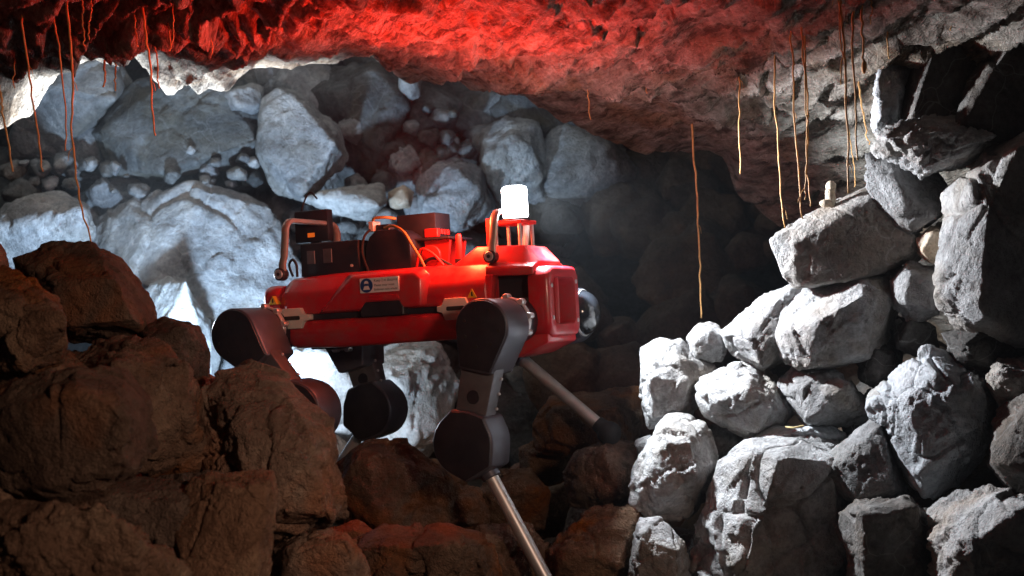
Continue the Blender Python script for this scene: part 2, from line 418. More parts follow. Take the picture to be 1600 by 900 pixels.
R('leaning dark slab left of the pale diagonal ridge in the upper right', [(1404, 205), (1408, 140), (1446, 62), (1500, 40), (1580, 18), (1565, 70), (1505, 195), (1450, 212)], 3.34, 'dgrey', .2, [(1422, 190, -.07), (1462, 74, -.07), (1560, 48, -.015), (1498, 186, -.01)], rough=.5)
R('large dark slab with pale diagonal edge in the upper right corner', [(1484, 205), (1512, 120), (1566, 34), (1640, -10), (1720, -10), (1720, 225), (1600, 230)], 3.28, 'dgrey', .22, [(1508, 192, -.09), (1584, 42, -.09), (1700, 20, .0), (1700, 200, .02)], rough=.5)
R('crumbly pale rim stone at the left edge of the leaning dark slab', [(1360, 195), (1368, 140), (1372, 100), (1405, 84), (1425, 100), (1415, 160), (1400, 215), (1362, 210)], 3.36, 'pale', .07, rough=1.6)
R('smooth cream stone at the very top right', [(1495, -30), (1500, 10), (1520, 34), (1550, 30), (1575, 0), (1580, -40), (1530, -50)], 3.45, 'cream', .08)
R('tall pale column of rock along the right edge', [(1470, 305), (1530, 245), (1600, 185), (1700, 170), (1720, 520), (1600, 560), (1490, 520), (1455, 470), (1488, 400)], 3.25, 'grey', .25, [(1520, 300, -.1), (1545, 330, -.14), (1500, 430, -.1), (1530, 500, -.12), (1590, 230, -.12), (1680, 300, -.05), (1680, 480, -.02)], rough=.6)
R('big grey block with shadowed front right of centre in the pile', [(1212, 525), (1214, 484), (1290, 432), (1340, 420), (1395, 404), (1425, 425), (1405, 490), (1372, 562), (1272, 582), (1226, 578)], 3.52, 'grey', .2, [(1222, 520, -.06), (1345, 462, -.15), (1280, 500, -.13), (1398, 470, -.13), (1362, 555, -.12), (1262, 575, -.08)], rough=.9)
R('pale sloping slab left of the big shadowed block', [(1120, 522), (1198, 452), (1245, 438), (1300, 440), (1232, 520), (1228, 565), (1190, 582), (1142, 558)], 3.6, 'grey', .16, [(1168, 530, -.1), (1215, 470, -.06), (1222, 530, -.1), (1190, 570, -.09)])
R('small angular stone at the top left of the right pile', [(1070, 527), (1090, 502), (1122, 505), (1142, 540), (1128, 566), (1085, 562)], 3.66, 'grey', .07)
R('pale stone with square dark front at the left end of the pile', [(997, 542), (1030, 527), (1062, 530), (1092, 562), (1122, 576), (1086, 612), (1082, 652), (1014, 670), (1000, 632)], 3.68, 'grey', .14, [(1015, 590, -.10), (1060, 560, -.08), (1080, 600, -.10), (1020, 655, -.08), (1065, 640, -.09)])
R('rounded pale stone in the middle of the right pile', [(1082, 602), (1140, 568), (1190, 563), (1217, 590), (1242, 642), (1212, 688), (1160, 684), (1100, 652)], 3.6, 'grey', .15, [(1120, 625, -.10), (1165, 610, -.14), (1205, 640, -.15), (1180, 675, -.12)], rough=1.1)
R('jagged stone under the big shadowed block', [(1215, 602), (1236, 570), (1300, 574), (1352, 620), (1365, 652), (1322, 670), (1260, 668)], 3.55, 'grey', .13, rough=1.3)
R('egg shaped grit covered boulder low in the pile', [(1004, 700), (1038, 648), (1070, 641), (1106, 660), (1124, 712), (1112, 772), (1076, 812), (1012, 818), (984, 792), (988, 735)], 3.55, 'grey', .16, [(1040, 690, -.12), (1080, 690, -.13), (1090, 740, -.15), (1050, 770, -.12), (1010, 770, -.05)], rough=1.0)
R('small stone filling the gap beside the egg shaped boulder', [(1105, 665), (1140, 655), (1165, 690), (1150, 740), (1118, 735)], 3.72, 'grey', .08)
R('large pale boulder with dark right side at the bottom of the pile', [(1076, 856), (1090, 800), (1120, 722), (1165, 690), (1262, 672), (1318, 692), (1330, 780), (1340, 960), (1085, 960)], 3.45, 'grey', .22, [(1130, 770, -.07), (1218, 712, -.18), (1190, 800, -.19), (1165, 890, -.2), (1300, 720, -.13), (1320, 900, -.12)], rough=1.1)
R('flat pale slab lying on the large bottom boulder', [(1160, 690), (1200, 668), (1290, 662), (1325, 680), (1300, 704), (1210, 706)], 3.52, 'pale', .08)
R('wedge with sharp upper edge and dark front in the right pile', [(1275, 732), (1290, 708), (1372, 644), (1398, 690), (1418, 772), (1382, 798), (1312, 782)], 3.36, 'grey', .15, [(1300, 735, -.06), (1375, 665, -.09), (1400, 765, -.12), (1330, 780, -.08)], rough=.8)
R('craggy pitted pale boulder on the right of the pile', [(1355, 628), (1400, 575), (1450, 543), (1520, 553), (1562, 620), (1556, 685), (1492, 762), (1446, 788), (1410, 742), (1384, 672)], 3.3, 'pale', .18, [(1420, 620, -.12), (1480, 590, -.15), (1530, 620, -.13), (1490, 700, -.15), (1440, 740, -.12)], rough=1.35)
R('dark boulder at the bottom between two pale ones', [(1308, 800), (1340, 782), (1420, 775), (1462, 800), (1475, 960), (1330, 960)], 3.2, 'dgrey', .15)
R('dark pitted boulder in the lower right corner', [(1455, 800), (1500, 770), (1600, 765), (1700, 790), (1700, 960), (1465, 960)], 3.1, 'veined', .2, rough=1.5)
R('dark block at the right edge beside the craggy boulder', [(1555, 640), (1600, 610), (1700, 600), (1700, 800), (1600, 800), (1545, 730)], 3.15, 'dgrey', .18)
R('small rough stone right of the craggy boulder', [(1538, 592), (1560, 562), (1620, 555), (1640, 620), (1600, 648), (1560, 640)], 3.22, 'grey', .09, rough=1.5)
R('stubby pale stone with blocky front in the lower left of the pile', [(980, 935), (985, 868), (998, 806), (1032, 806), (1074, 850), (1078, 935)], 3.4, 'grey', .1, [(1000, 840, -.08), (1060, 860, -.09), (1060, 925, -.09), (995, 925, -.06)], rough=1.2)
R('small dark stone behind the craggy boulder', [(1335, 560), (1370, 530), (1410, 545), (1412, 590), (1370, 610), (1340, 595)], 3.5, 'dgrey', .09)
R('round dark stone beneath the column of rock', [(1395, 510), (1430, 495), (1462, 510), (1470, 545), (1430, 560), (1400, 545)], 3.45, 'dgrey', .08)
R('rough pale stone leaning against the column of rock', [(1390, 440), (1420, 408), (1462, 412), (1480, 450), (1468, 492), (1425, 506), (1394, 480)], 3.42, 'grey', .1, rough=1.6)
R('orange tinted pale chip beside the column of rock', [(1430, 372), (1455, 352), (1490, 360), (1488, 408), (1455, 415), (1436, 400)], 3.4, 'cream', .06)
R('pale chip left of the craggy boulder', [(1352, 622), (1380, 595), (1410, 600), (1412, 640), (1380, 660), (1358, 645)], 3.34, 'pale', .06, rough=1.4)
R('dark stone under the jagged stone', [(1310, 660), (1360, 640), (1400, 660), (1380, 700), (1330, 710)], 3.6, 'dgrey', .09)
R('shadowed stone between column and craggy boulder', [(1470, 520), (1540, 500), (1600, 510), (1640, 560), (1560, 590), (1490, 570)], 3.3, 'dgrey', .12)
R('dark rock hanging from the ceiling lip at the upper left', [(150, -30), (146, 40), (156, 78), (172, 88), (186, 84), (190, 60), (200, 10), (205, -30)], 4.15, 'dgrey', .06, vox=3, name='hanging_rock', cat='rock')
rf = random.Random(77)
for k in range(20):
    x = rf.uniform(1060, 1640); y = max(700 - (x - 1060) * .55 + 60, 330) + rf.uniform(0, 380); s = rf.uniform(45, 85)
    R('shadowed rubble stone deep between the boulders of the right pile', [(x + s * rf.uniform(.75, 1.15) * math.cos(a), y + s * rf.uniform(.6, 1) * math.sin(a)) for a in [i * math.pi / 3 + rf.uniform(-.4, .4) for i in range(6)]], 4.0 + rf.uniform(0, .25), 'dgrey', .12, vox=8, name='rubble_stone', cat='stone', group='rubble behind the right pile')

for k in range(40):
    x = rf.uniform(1010, 1560); y = max(640 - (x - 1010) * .35, 480) + rf.uniform(0, 330); s = rf.uniform(10, 26)
    R('small grey chip caught in the gaps of the right pile', [(x + s * rf.uniform(.7, 1.2) * math.cos(a), y + s * rf.uniform(.6, 1) * math.sin(a)) for a in [i * math.pi / 2.5 + rf.uniform(-.5, .5) for i in range(5)]], 3.66 + rf.uniform(-.06, .12), 'grey', .03, rough=1.2, vox=3, name='stone_chip', cat='stone', group='chips in the right pile')
# ---- left foreground
R('big dark boulder on top of the left heap', [(18, 402), (80, 380), (140, 376), (190, 402), (226, 440), (245, 486), (240, 535), (110, 545), (50, 500)], 3.0, 'brown', .2, [(80, 440, -.14), (180, 440, -.16), (210, 500, -.15), (110, 510, -.16)], rough=.8)
R('reddish boulder at the left edge below the top one', [(-60, 430), (0, 414), (52, 430), (92, 465), (105, 512), (96, 568), (40, 588), (-60, 580)], 2.65, 'brown', .14, rough=1.1)
R('dark stone cut by the left edge high on the heap', [(-60, 380), (-10, 368), (14, 395), (16, 430), (-60, 440)], 2.85, 'brown', .1)
R('blocky brown stone right of the top boulder', [(216, 515), (255, 496), (312, 508), (330, 545), (327, 592), (250, 600), (212, 565)], 2.95, 'brown', .13, rough=1.0)
R('huge dark boulder in the left foreground', [(-80, 640), (20, 592), (120, 570), (200, 574), (234, 620), (245, 690), (226, 742), (150, 806), (40, 795), (-80, 770)], 2.4, 'brown', .18, [(20, 640, -.12), (120, 610, -.15), (190, 640, -.16), (190, 720, -.14), (80, 760, -.12)], rough=.75)
R('orange edged boulder behind the huge dark one', [(100, 560), (150, 528), (215, 518), (300, 590), (332, 640), (330, 735), (250, 760), (140, 700)], 2.8, 'brown', .18, rough=1.2)
R('big layered brown boulder at the right of the left heap', [(306, 610), (342, 578), (388, 566), (442, 588), (512, 652), (518, 722), (544, 802), (520, 828), (440, 845), (350, 805), (306, 710)], 2.85, 'brown', .22, [(350, 640, -.14), (430, 640, -.12), (480, 720, -.17), (510, 800, -.14), (400, 800, -.18)], rough=1.3)
R('slab with flat olive front leaning in the lower left', [(262, 800), (300, 745), (372, 742), (428, 734), (434, 772), (418, 960), (270, 960)], 2.5, 'brown', .16, [(362, 765, -.10), (415, 760, -.09), (395, 930, -.14), (300, 930, -.14)], rough=.6)
R('dark wedge between the huge boulder and the olive slab', [(120, 790), (190, 745), (350, 738), (362, 770), (300, 890), (160, 880)], 2.55, 'brown', .14)
R('low rough stone in the bottom left corner', [(-80, 775), (20, 770), (120, 790), (200, 835), (290, 900), (290, 970), (-80, 970)], 2.25, 'brown', .14, rough=1.4)
R('rough stone at the bottom right of the left heap', [(415, 860), (470, 830), (540, 835), (578, 880), (580, 970), (420, 970)], 2.75, 'brown', .14, rough=1.3)
R('stone between the blocky stone and the layered boulder', [(240, 600), (300, 575), (345, 590), (350, 660), (300, 690), (250, 650)], 2.98, 'brown', .12)
R('shaded stone at the left edge above the huge boulder', [(-70, 570), (20, 560), (110, 545), (150, 580), (100, 630), (-70, 650)], 2.75, 'brown', .12)
for k in range(16):
    x = rf.uniform(-40, 440); y = rf.uniform(620 + max(0, x - 300) * .4, 880); s = rf.uniform(50, 80)
    R('shadowed rubble stone in the gaps of the left heap', [(x + s * rf.uniform(.75, 1.2) * math.cos(a), y + s * rf.uniform(.6, 1) * math.sin(a)) for a in [i * math.pi / 3 + rf.uniform(-.4, .4) for i in range(6)]], 3.3 + rf.uniform(-.1, .1), 'brown', .14, vox=8, name='rubble_stone', cat='stone', group='rubble inside the left heap')
# ---- floor under the robot
R('brown boulder with ridged top left of the near front knee', [(522, 735), (540, 712), (578, 690), (640, 688), (722, 760), (712, 830), (560, 845), (528, 812)], 3.75, 'brown', .2, rough=1.1)
R('broad low rock at the bottom centre', [(520, 855), (600, 822), (700, 818), (780, 850), (790, 960), (520, 960)], 3.2, 'brown', .2, rough=1.3)
R('orange faced rock under the far front foot', [(826, 665), (858, 620), (960, 604), (1004, 605), (1006, 690), (960, 712), (880, 700), (836, 705)], 4.1, 'brown', .2, [(870, 640, -.14), (960, 640, -.15), (975, 700, -.15), (860, 690, -.1)], rough=1.1)
R('rock leaning below the far front foot', [(876, 745), (900, 705), (945, 685), (1004, 690), (1012, 765), (960, 805), (890, 792)], 3.85, 'brown', .17, rough=1.1)
R('wide rough rock right of the near front shank', [(850, 862), (920, 792), (1006, 780), (1010, 850), (940, 905), (930, 960), (850, 960)], 3.55, 'brown', .18, rough=1.3)
R('rough rock in front of the near front shank', [(690, 870), (740, 825), (820, 815), (862, 850), (870, 960), (690, 960)], 3.55, 'brown', .12, rough=1.4)
R('small brown stone at the foot of the right pile', [(955, 860), (975, 838), (1000, 840), (1004, 905), (965, 910)], 3.5, 'brown', .07)
R('grey brown stone behind the near front shank', [(740, 770), (770, 735), (830, 730), (860, 770), (850, 830), (770, 840)], 3.95, 'brown', .15)
R('dark stone under the near front knee', [(620, 790), (680, 755), (750, 760), (770, 820), (700, 845), (630, 840)], 3.8, 'brown', .14)
R('dark stone in the gap behind the near front knee', [(810, 700), (850, 680), (900, 690), (905, 745), (850, 760), (812, 745)], 4.3, 'brown', .14)
R('stone at the lower left of the floor behind the layered boulder', [(500, 830), (560, 812), (600, 835), (600, 880), (520, 880)], 3.5, 'brown', .1)
for k in range(26):
    x = rf.uniform(480, 1060); y = rf.uniform(700, 900); s = rf.uniform(30, 70)
    R('dim rubble stone on the floor under the robot', [(x + s * rf.uniform(.75, 1.2) * math.cos(a), y + s * rf.uniform(.6, 1) * math.sin(a)) for a in [i * math.pi / 3 + rf.uniform(-.4, .4) for i in range(6)]], 5.0 - (y - 700) / 200 * 1.1 + .1, 'brown', .12, vox=8, name='rubble_stone', cat='stone', group='rubble on the floor')

# ---- back wall
R('huge boulder with dark grey triangular face left of the robot', [(140, 350), (250, 300), (310, 270), (352, 284), (428, 322), (470, 420), (470, 560), (340, 620), (250, 600), (170, 480)], 5.9, 'blue', .35, [(300, 285, -.10), (335, 292, -.12), (222, 440, -.26), (420, 410, -.16), (410, 560, -.30)], vox=5, rough=.9)
R('big dark slab wedged under the ceiling on the left', [(136, 208), (205, 130), (330, 70), (402, 140), (413, 225), (398, 266), (270, 282), (170, 275)], 6.1, 'bluedark', .3, [(160, 205, -.14), (330, 85, -.06), (403, 220, -.20), (255, 272, -.24)], vox=5, rough=.7)
R('block in the upper left behind the hanging roots', [(10, 250), (35, 130), (100, 70), (180, 70), (207, 130), (130, 218), (90, 245)], 6.2, 'blue', .35, vox=5, rough=.7)
R('tall pale boulder standing upright above the rear handle', [(408, 152), (440, 128), (468, 132), (482, 190), (532, 200), (547, 250), (482, 318), (430, 302), (398, 242)], 5.9, 'blue', .3, [(418, 165, -.08), (462, 150, -.10), (525, 225, -.20), (470, 300, -.18), (410, 240, -.12)], vox=5, rough=.9)
R('pale wedge beside the tall upright boulder', [(346, 146), (395, 128), (414, 134), (402, 180), (360, 176)], 6.0, 'blue', .15, vox=5)
R('shadowed brown block right of the tall upright boulder', [(462, 140), (520, 100), (610, 90), (655, 140), (650, 200), (610, 290), (560, 330), (530, 210), (480, 190)], 6.3, 'bluedark', .3, vox=5)
R('square pale stone under the ceiling notch', [(628, 100), (660, 98), (660, 152), (640, 160), (622, 140)], 6.1, 'blue', .15, vox=5)
R('light boulder behind the middle equipment boxes', [(462, 312), (540, 295), (600, 286), (608, 315), (578, 347), (520, 336)], 5.7, 'pale', .2, vox=5)
R('yellowish stone right of the light boulder', [(604, 300), (630, 288), (648, 300), (642, 325), (612, 328)], 5.8, 'cream', .12, vox=5)
R('greenish lichened boulder at the left edge', [(-40, 350), (30, 315), (100, 298), (140, 318), (150, 370), (90, 420), (-40, 430)], 5.6, 'blue', .3, vox=5, rough=1.3)
R('pale boulder behind the rear legs', [(400, 560), (470, 530), (560, 525), (580, 600), (540, 720), (430, 720)], 5.3, 'pale', .25, vox=5)
R('bright pale boulder under the belly', [(560, 560), (620, 530), (690, 535), (722, 600), (700, 690), (640, 740), (560, 730)], 5.2, 'pale', .25, vox=5)
R('pale stone left of the near rear hip', [(225, 450), (262, 430), (310, 470), (345, 560), (330, 640), (260, 600)], 5.5, 'pale', .2, vox=5)
R('grey boulder behind the front end of the robot', [(640, 400), (720, 360), (800, 380), (840, 470), (760, 560), (660, 520)], 6.2, 'bluedark', .3, vox=5)
R('pale boulder above the lit lamp', [(752, 200), (790, 180), (842, 190), (862, 250), (850, 320), (780, 330), (750, 270)], 6.2, 'blue', .25, vox=5)
R('rough grey boulder left of the lit lamp', [(650, 260), (700, 240), (752, 260), (770, 330), (720, 370), (650, 350)], 6.1, 'blue', .25, vox=5, rough=1.4)
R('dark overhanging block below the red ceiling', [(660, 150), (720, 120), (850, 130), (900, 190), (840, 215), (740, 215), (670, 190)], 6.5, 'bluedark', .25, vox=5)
SM = [(20, 268, 26), (60, 262, 24), (95, 255, 22), (142, 256, 20), (178, 262, 16), (30, 300, 30), (78, 290, 22), (110, 288, 18), (165, 305, 36), (212, 300, 24), (265, 275, 18), (325, 268, 22), (372, 272, 20), (400, 280, 18),
      (668, 172, 12), (690, 182, 20), (708, 178, 11), (640, 200, 22), (672, 215, 24), (610, 240, 26), (650, 245, 22), (690, 240, 24), (560, 285, 22), (600, 262, 22), (635, 275, 20), (665, 285, 22), (575, 370, 24), (545, 355, 22), (470, 345, 30), (500, 390, 28), (700, 215, 18), (730, 235, 22)]
for k in range(18):
    x = rf.uniform(-10, 430); SM.append((x, 285 - .05 * x + rf.gauss(0, 20), rf.uniform(7, 17)))
for k in range(24):
    SM.append((rf.uniform(545, 745), rf.uniform(190, 385), rf.uniform(16, 38)))
for i, (x, y, s) in enumerate(SM):
    lab = 'small pale stone in the rubble seam on the left of the back wall' if x < 430 else 'small stone in the rubble behind the robot equipment'
    R(lab, [(x + s * rf.uniform(.75, 1.15) * math.cos(a), y + s * rf.uniform(.6, .95) * math.sin(a)) for a in [i2 * math.pi / 2.5 + rf.uniform(-.5, .5) for i2 in range(5)]], (5.9 if x < 430 else 6.08) + rf.uniform(-.05, .1), rf.choice(['blue', 'blue', 'bluedark'] if x < 430 else ['blue', 'bluedark', 'bluedark']), .09, rough=1.5, vox=3.2, name='rubble_stone', cat='stone', group='rubble seam on the left' if x < 430 else 'rubble behind the robot')
for k in range(75):
    x = rf.uniform(-40, 900); y = rf.uniform(60, 720); s = rf.uniform(45, 110)
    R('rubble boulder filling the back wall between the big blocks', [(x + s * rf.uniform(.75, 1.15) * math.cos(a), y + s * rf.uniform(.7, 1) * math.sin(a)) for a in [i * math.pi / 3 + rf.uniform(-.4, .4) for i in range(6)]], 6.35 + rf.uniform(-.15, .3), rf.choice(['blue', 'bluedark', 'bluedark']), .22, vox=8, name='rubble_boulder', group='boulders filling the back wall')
for k in range(50):  # darker rock puts the unlit hollow's shade into the cobbles' colour
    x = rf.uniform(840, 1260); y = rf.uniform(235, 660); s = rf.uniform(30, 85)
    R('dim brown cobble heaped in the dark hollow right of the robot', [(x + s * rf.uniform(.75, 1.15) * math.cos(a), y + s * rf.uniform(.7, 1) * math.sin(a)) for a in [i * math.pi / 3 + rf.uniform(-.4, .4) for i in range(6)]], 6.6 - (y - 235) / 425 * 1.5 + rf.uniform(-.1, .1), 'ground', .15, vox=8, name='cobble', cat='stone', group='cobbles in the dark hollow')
build_rocks()

# ------------------------------------------------------------------ the robot
YAW, PITCH = math.radians(-24), math.radians(3.5)
RM = Matrix.Rotation(YAW, 4, 'Z') @ Matrix.Rotation(-PITCH, 4, 'Y')
RO = P(660, 478, 3.75)
RI = RM.to_3x3().transposed()
def lc(px, py, y):
    """photo pixel -> (x, z) on the robot's own plane y"""
    r = RI @ P(px, py, 1.0); o = RI @ RO
    t = (y + o.y) / r.y; q = r * t - o
    return (q.x, q.z)
UP = .72
robot = D.objects.new('quadruped_robot', None); C.objects.link(robot)
robot.matrix_world = Matrix.Translation(RO) @ RM @ Matrix.Translation((0, 0, -UP))
tag(robot, 'red four legged robot with black legs and a lit lamp standing among boulders', 'robot')
def part(name, bm, m, bev=0.0, seg=2, parent=None, ang=35, label=None):
    o = bm_obj(name, bm, M[m], None, bev, seg, ang)
    if parent is None:
        o.parent = robot; o.location = (0, 0, UP)
    else:
        o.parent = parent
    if label: o['label'] = label
    return o
def prism(poly, axis, a, b, bm=None):
    """closed polygon extruded along an axis: 'y' takes (x,z), 'x' takes (y,z), 'z' takes (x,y)"""
    bm = bm or bmesh.new()
    def pt(p, h):
        return {'y': (p[0], h, p[1]), 'x': (h, p[0], p[1]), 'z': (p[0], p[1], h)}[axis]
    v0 = [bm.verts.new(pt(p, a)) for p in poly]; v1 = [bm.verts.new(pt(p, b)) for p in poly]
    n = len(poly)
    bm.faces.new(v0); bm.faces.new(v1[::-1])
    for i in range(n): bm.faces.new((v0[i], v1[i], v1[(i + 1) % n], v0[(i + 1) % n]))
    return bm
def box(x0, x1, y0, y1, z0, z1, bm=None):
    return prism([(x0, z0), (x1, z0), (x1, z1), (x0, z1)], 'y', y0, y1, bm)
def rrect(x0, x1, z0, z1, r, n=4):
    o = []
    for cx, cz, a0 in ((x1 - r, z1 - r, 0), (x0 + r, z1 - r, 90), (x0 + r, z0 + r, 180), (x1 - r, z0 + r, 270)):
        for k in range(n + 1):
            a = math.radians(a0 + 90 * k / n); o.append((cx + r * math.cos(a), cz + r * math.sin(a)))
    return o
def circ(cx, cz, r, n=32): return [(cx + r * math.cos(2 * math.pi * k / n), cz + r * math.sin(2 * math.pi * k / n)) for k in range(n)]
def hull2(pts):
    pts = sorted(set((round(a, 5), round(b, 5)) for a, b in pts))
    def half(ps):
        h = []
        for p in ps:
            while len(h) > 1 and (h[-1][0] - h[-2][0]) * (p[1] - h[-2][1]) - (h[-1][1] - h[-2][1]) * (p[0] - h[-2][0]) <= 0: h.pop()
            h.append(p)
        return h
    a = half(pts); b = half(pts[::-1]); return a[:-1] + b[:-1]
def tube(path, r, bm=None, n=10, r1=None):
    bm = bm or bmesh.new(); path = [Vector(p) for p in path]; rings = []
    for i, p in enumerate(path):
        t = (path[min(i + 1, len(path) - 1)] - path[max(i - 1, 0)]).normalized()
        a = t.orthogonal().normalized() if not rings else (pa - t * pa.dot(t)).normalized()
        pa = a; b = t.cross(a)
        rr = r if r1 is None else r + (r1 - r) * i / (len(path) - 1)
        rings.append([bm.verts.new(p + (a * math.cos(2 * math.pi * k / n) + b * math.sin(2 * math.pi * k / n)) * rr) for k in range(n)])
    for i in range(len(rings) - 1):
        for k in range(n): bm.faces.new((rings[i][k], rings[i][(k + 1) % n], rings[i + 1][(k + 1) % n], rings[i + 1][k]))
    bm.faces.new(rings[0][::-1]); bm.faces.new(rings[-1]); return bm
def spline(pts, n=8):
    pts = [Vector(p) for p in pts]; o = []
    for i in range(len(pts) - 1):
        p0, p1, p2, p3 = pts[max(i - 1, 0)], pts[i], pts[i + 1], pts[min(i + 2, len(pts) - 1)]
        for k in range(n):
            t = k / n
            o.append(.5 * ((2 * p1) + (p2 - p0) * t + (2 * p0 - 5 * p1 + 4 * p2 - p3) * t * t + (3 * p1 - p0 - 3 * p2 + p3) * t ** 3))
    return o + [pts[-1]]
def ball(c, r, sx=1, sy=1, sz=1, bm=None, u=24, v=14):
    bm = bm or bmesh.new()
    g = bmesh.ops.create_uvsphere(bm, u_segments=u, v_segments=v, radius=r)
    for q in g['verts']: q.co = Vector((q.co.x * sx + c[0], q.co.y * sy + c[1], q.co.z * sz + c[2]))
    return bm
def loft(secs, bm=None):
    bm = bm or bmesh.new()
    rings = [[bm.verts.new((x, y, z)) for y, z in s] for x, s in secs]; n = len(rings[0])
    for a, b in zip(rings, rings[1:]):
        for k in range(n): bm.faces.new((a[k], b[k], b[(k + 1) % n], a[(k + 1) % n]))
    bm.faces.new(rings[0][::-1]); bm.faces.new(rings[-1]); return bm

# body shells
def upper(hw, ztop, hm, zm=.05, zs=-.006): return [(-hw, zs), (-hm, zm), (-hm + .035, ztop), (hm - .035, ztop), (hm, zm), (hw, zs)]
shell = part('upper_shell', loft([(-.385, upper(.105, .070, .10)), (-.35, upper(.128, .094, .120)), (-.20, upper(.132, .100, .124)), (.05, upper(.132, .100, .124)),
    (.15, upper(.132, .098, .126)), (.245, upper(.130, .098, .126)), (.255, upper(.126, .096, .124))]), 'red', .012, 3)
# raised side panels with a slanted rear edge
for sy in (-1, 1):
    bm = bmesh.new()
    pf = [(-.225, -.003), (-.13, .083), (.055, .086), (.068, .07), (.068, -.003)]
    pb = [(-.25, -.004), (-.15, .097), (.075, .097), (.092, .08), (.092, -.004)]
    v0 = [bm.verts.new((x, sy * .118, z)) for x, z in pb]; v1 = [bm.verts.new((x, sy * (.146 - .22 * max(0, z - .06)), z)) for x, z in pf]
    bm.faces.new(v0); bm.faces.new(v1[::-1])
    for i in range(5): bm.faces.new((v0[i], v1[i], v1[(i + 1) % 5], v0[(i + 1) % 5]))
    part('side_panel', bm, 'red', .007, 3, shell)
    # grip recess
    part('grip_recess', prism([(-.105, -.022), (.022, -.022), (.022, .000), (.012, .017), (-.09, .017), (-.105, .0)], 'y', sy * .110, sy * .1475), 'black', .003, 1, shell)
    part('grip_ledge', prism([(-.088, .0185), (.014, .0185), (.006, .0335), (-.078, .0335)], 'y', sy * .12, sy * .1485), 'red', .002, 2, shell)
def lower(hw, hb, zt, zb): return [(-hw, zt), (-hw, zt - .03), (-hb, zb), (hb, zb), (hw, zt - .03), (hw, zt)]
low = part('lower_shell', loft([(-.375, lower(.105, .085, -.022, -.072)), (-.345, lower(.128, .105, -.022, -.094)), (-.19, lower(.134, .110, -.022, -.098)), (.05, lower(.134, .112, -.022, -.094)),
    (.085, lower(.134, .112, -.022, -.094)), (.10, lower(.128, .110, -.022, -.093)), (.25, lower(.126, .105, -.022, -.092))]), 'red', .012, 3)
part('seam_strip', box(-.37, .25, -.122, .122, -.0225, -.0055), 'black', .002, 1)
for sy in (-1, 1):
    for xc in (-.318, .168):
        la = part('side_latch', prism([(xc - .040, -.004), (xc - .032, .013), (xc + .026, .013), (xc + .034, -.004), (xc + .054, -.006), (xc + .054, -.020), (xc + .034, -.023), (xc + .026, -.042), (xc - .032, -.042), (xc - .040, -.023), (xc - .054, -.020), (xc - .054, -.006)], 'y', sy * .120, sy * .1415), 'white', .0025, 2)
        part('slot', prism(rrect(xc - .026, xc + .024, -.019, -.008, .004), 'y', sy * .1385, sy * .1427), 'ink', 0, 1, la)
# front: canopy over the hips, hump, centre beam, bumper
part('front_canopy', loft([(.246, [(-.124, .062), (-.122, .088), (-.09, .099), (.09, .099), (.122, .088), (.124, .062)]), (.372, [(-.112, .058), (-.110, .080), (-.085, .090), (.085, .090), (.110, .080), (.112, .058)])]), 'red', .006, 2)
part('hip_side_frame', prism([(.250, .066), (.268, .066), (.262, .02), (.256, -.09), (.246, -.09), (.246, .066)], 'y', -.126, -.09), 'red', .004, 2)
hump = part('sensor_hump', loft([(.145, [(-.092, .094), (-.085, .10), (.085, .10), (.092, .094)]), (.205, [(-.092, .094), (-.075, .141), (.075, .141), (.092, .094)]), (.335, [(-.090, .088), (-.072, .136), (.072, .136), (.090, .088)]), (.372, [(-.085, .086), (-.07, .095), (.07, .095), (.085, .086)])]), 'red', .007, 3)
part('centre_beam', box(.24, .360, -.062, .062, -.092, .066), 'black', .004, 1)
part('rear_beam', box(-.41, -.36, -.062, .062, -.06, .06), 'black', .004, 1)
def bumper(name, x0, x1, sgn, hw, z0, z1, dep):
    bm = bmesh.new()
    out = rrect(-hw, hw, z0, z1, .035, 5); inn = rrect(-hw + .030, hw - .030, z0 + .032, z1 - .028, .022, 5)
    ins = [(y * .97, z * .97 + (z0 + z1) / 2 * .03) for y, z in inn]
    rs = [[bm.verts.new((x, y, z)) for y, z in s] for x, s in ((x0, [(y * .96, z * .96 + (z0 + z1) / 2 * .04) for y, z in out]), (x0 + sgn * .012, out), (x1 - sgn * .014, out), (x1 - sgn * .003, [(y * .965, z * .965 + (z0 + z1) / 2 * .035) for y, z in out]), (x1, [(y * .90, z * .90 + (z0 + z1) / 2 * .10) for y, z in out]), (x1 - sgn * .001, inn), (x1 - sgn * .008, ins), (x1 - sgn * dep, ins))]
    n = len(out)
    for a, b in zip(rs, rs[1:]):
        for k in range(n): bm.faces.new((a[k], b[k], b[(k + 1) % n], a[(k + 1) % n]))
    bm.faces.new(rs[0][::-1]); bm.faces.new(rs[-1])
    return part(name, bm, 'red', 0, 1, None, 50)
fb = bumper('front_bumper', .352, .410, 1, .104, -.100, .080, .045)
for by, bz in ((-.084, .03), (-.084, -.05), (.082, .04), (.082, -.06)):
    part('bolt', prism(circ(by, bz, .006, 10), 'x', .403, .4115), 'steel', .001, 1, fb)
part('handle_bar', tube([(.390, -.02, -.075), (.392, -.02, .055)], .010), 'red', 0, 1, fb)
part('front_skid', loft([(.27, [(-.105, -.150), (-.105, -.128), (.105, -.128), (.105, -.150)]), (.33, [(-.105, -.140), (-.105, -.092), (.105, -.092), (.105, -.140)]), (.398, [(-.095, -.112), (-.095, -.088), (.095, -.088), (.095, -.112)])]), 'red', .006, 2)
bumper('rear_bumper', -.375, -.425, -1, .118, -.085, .078, .03)
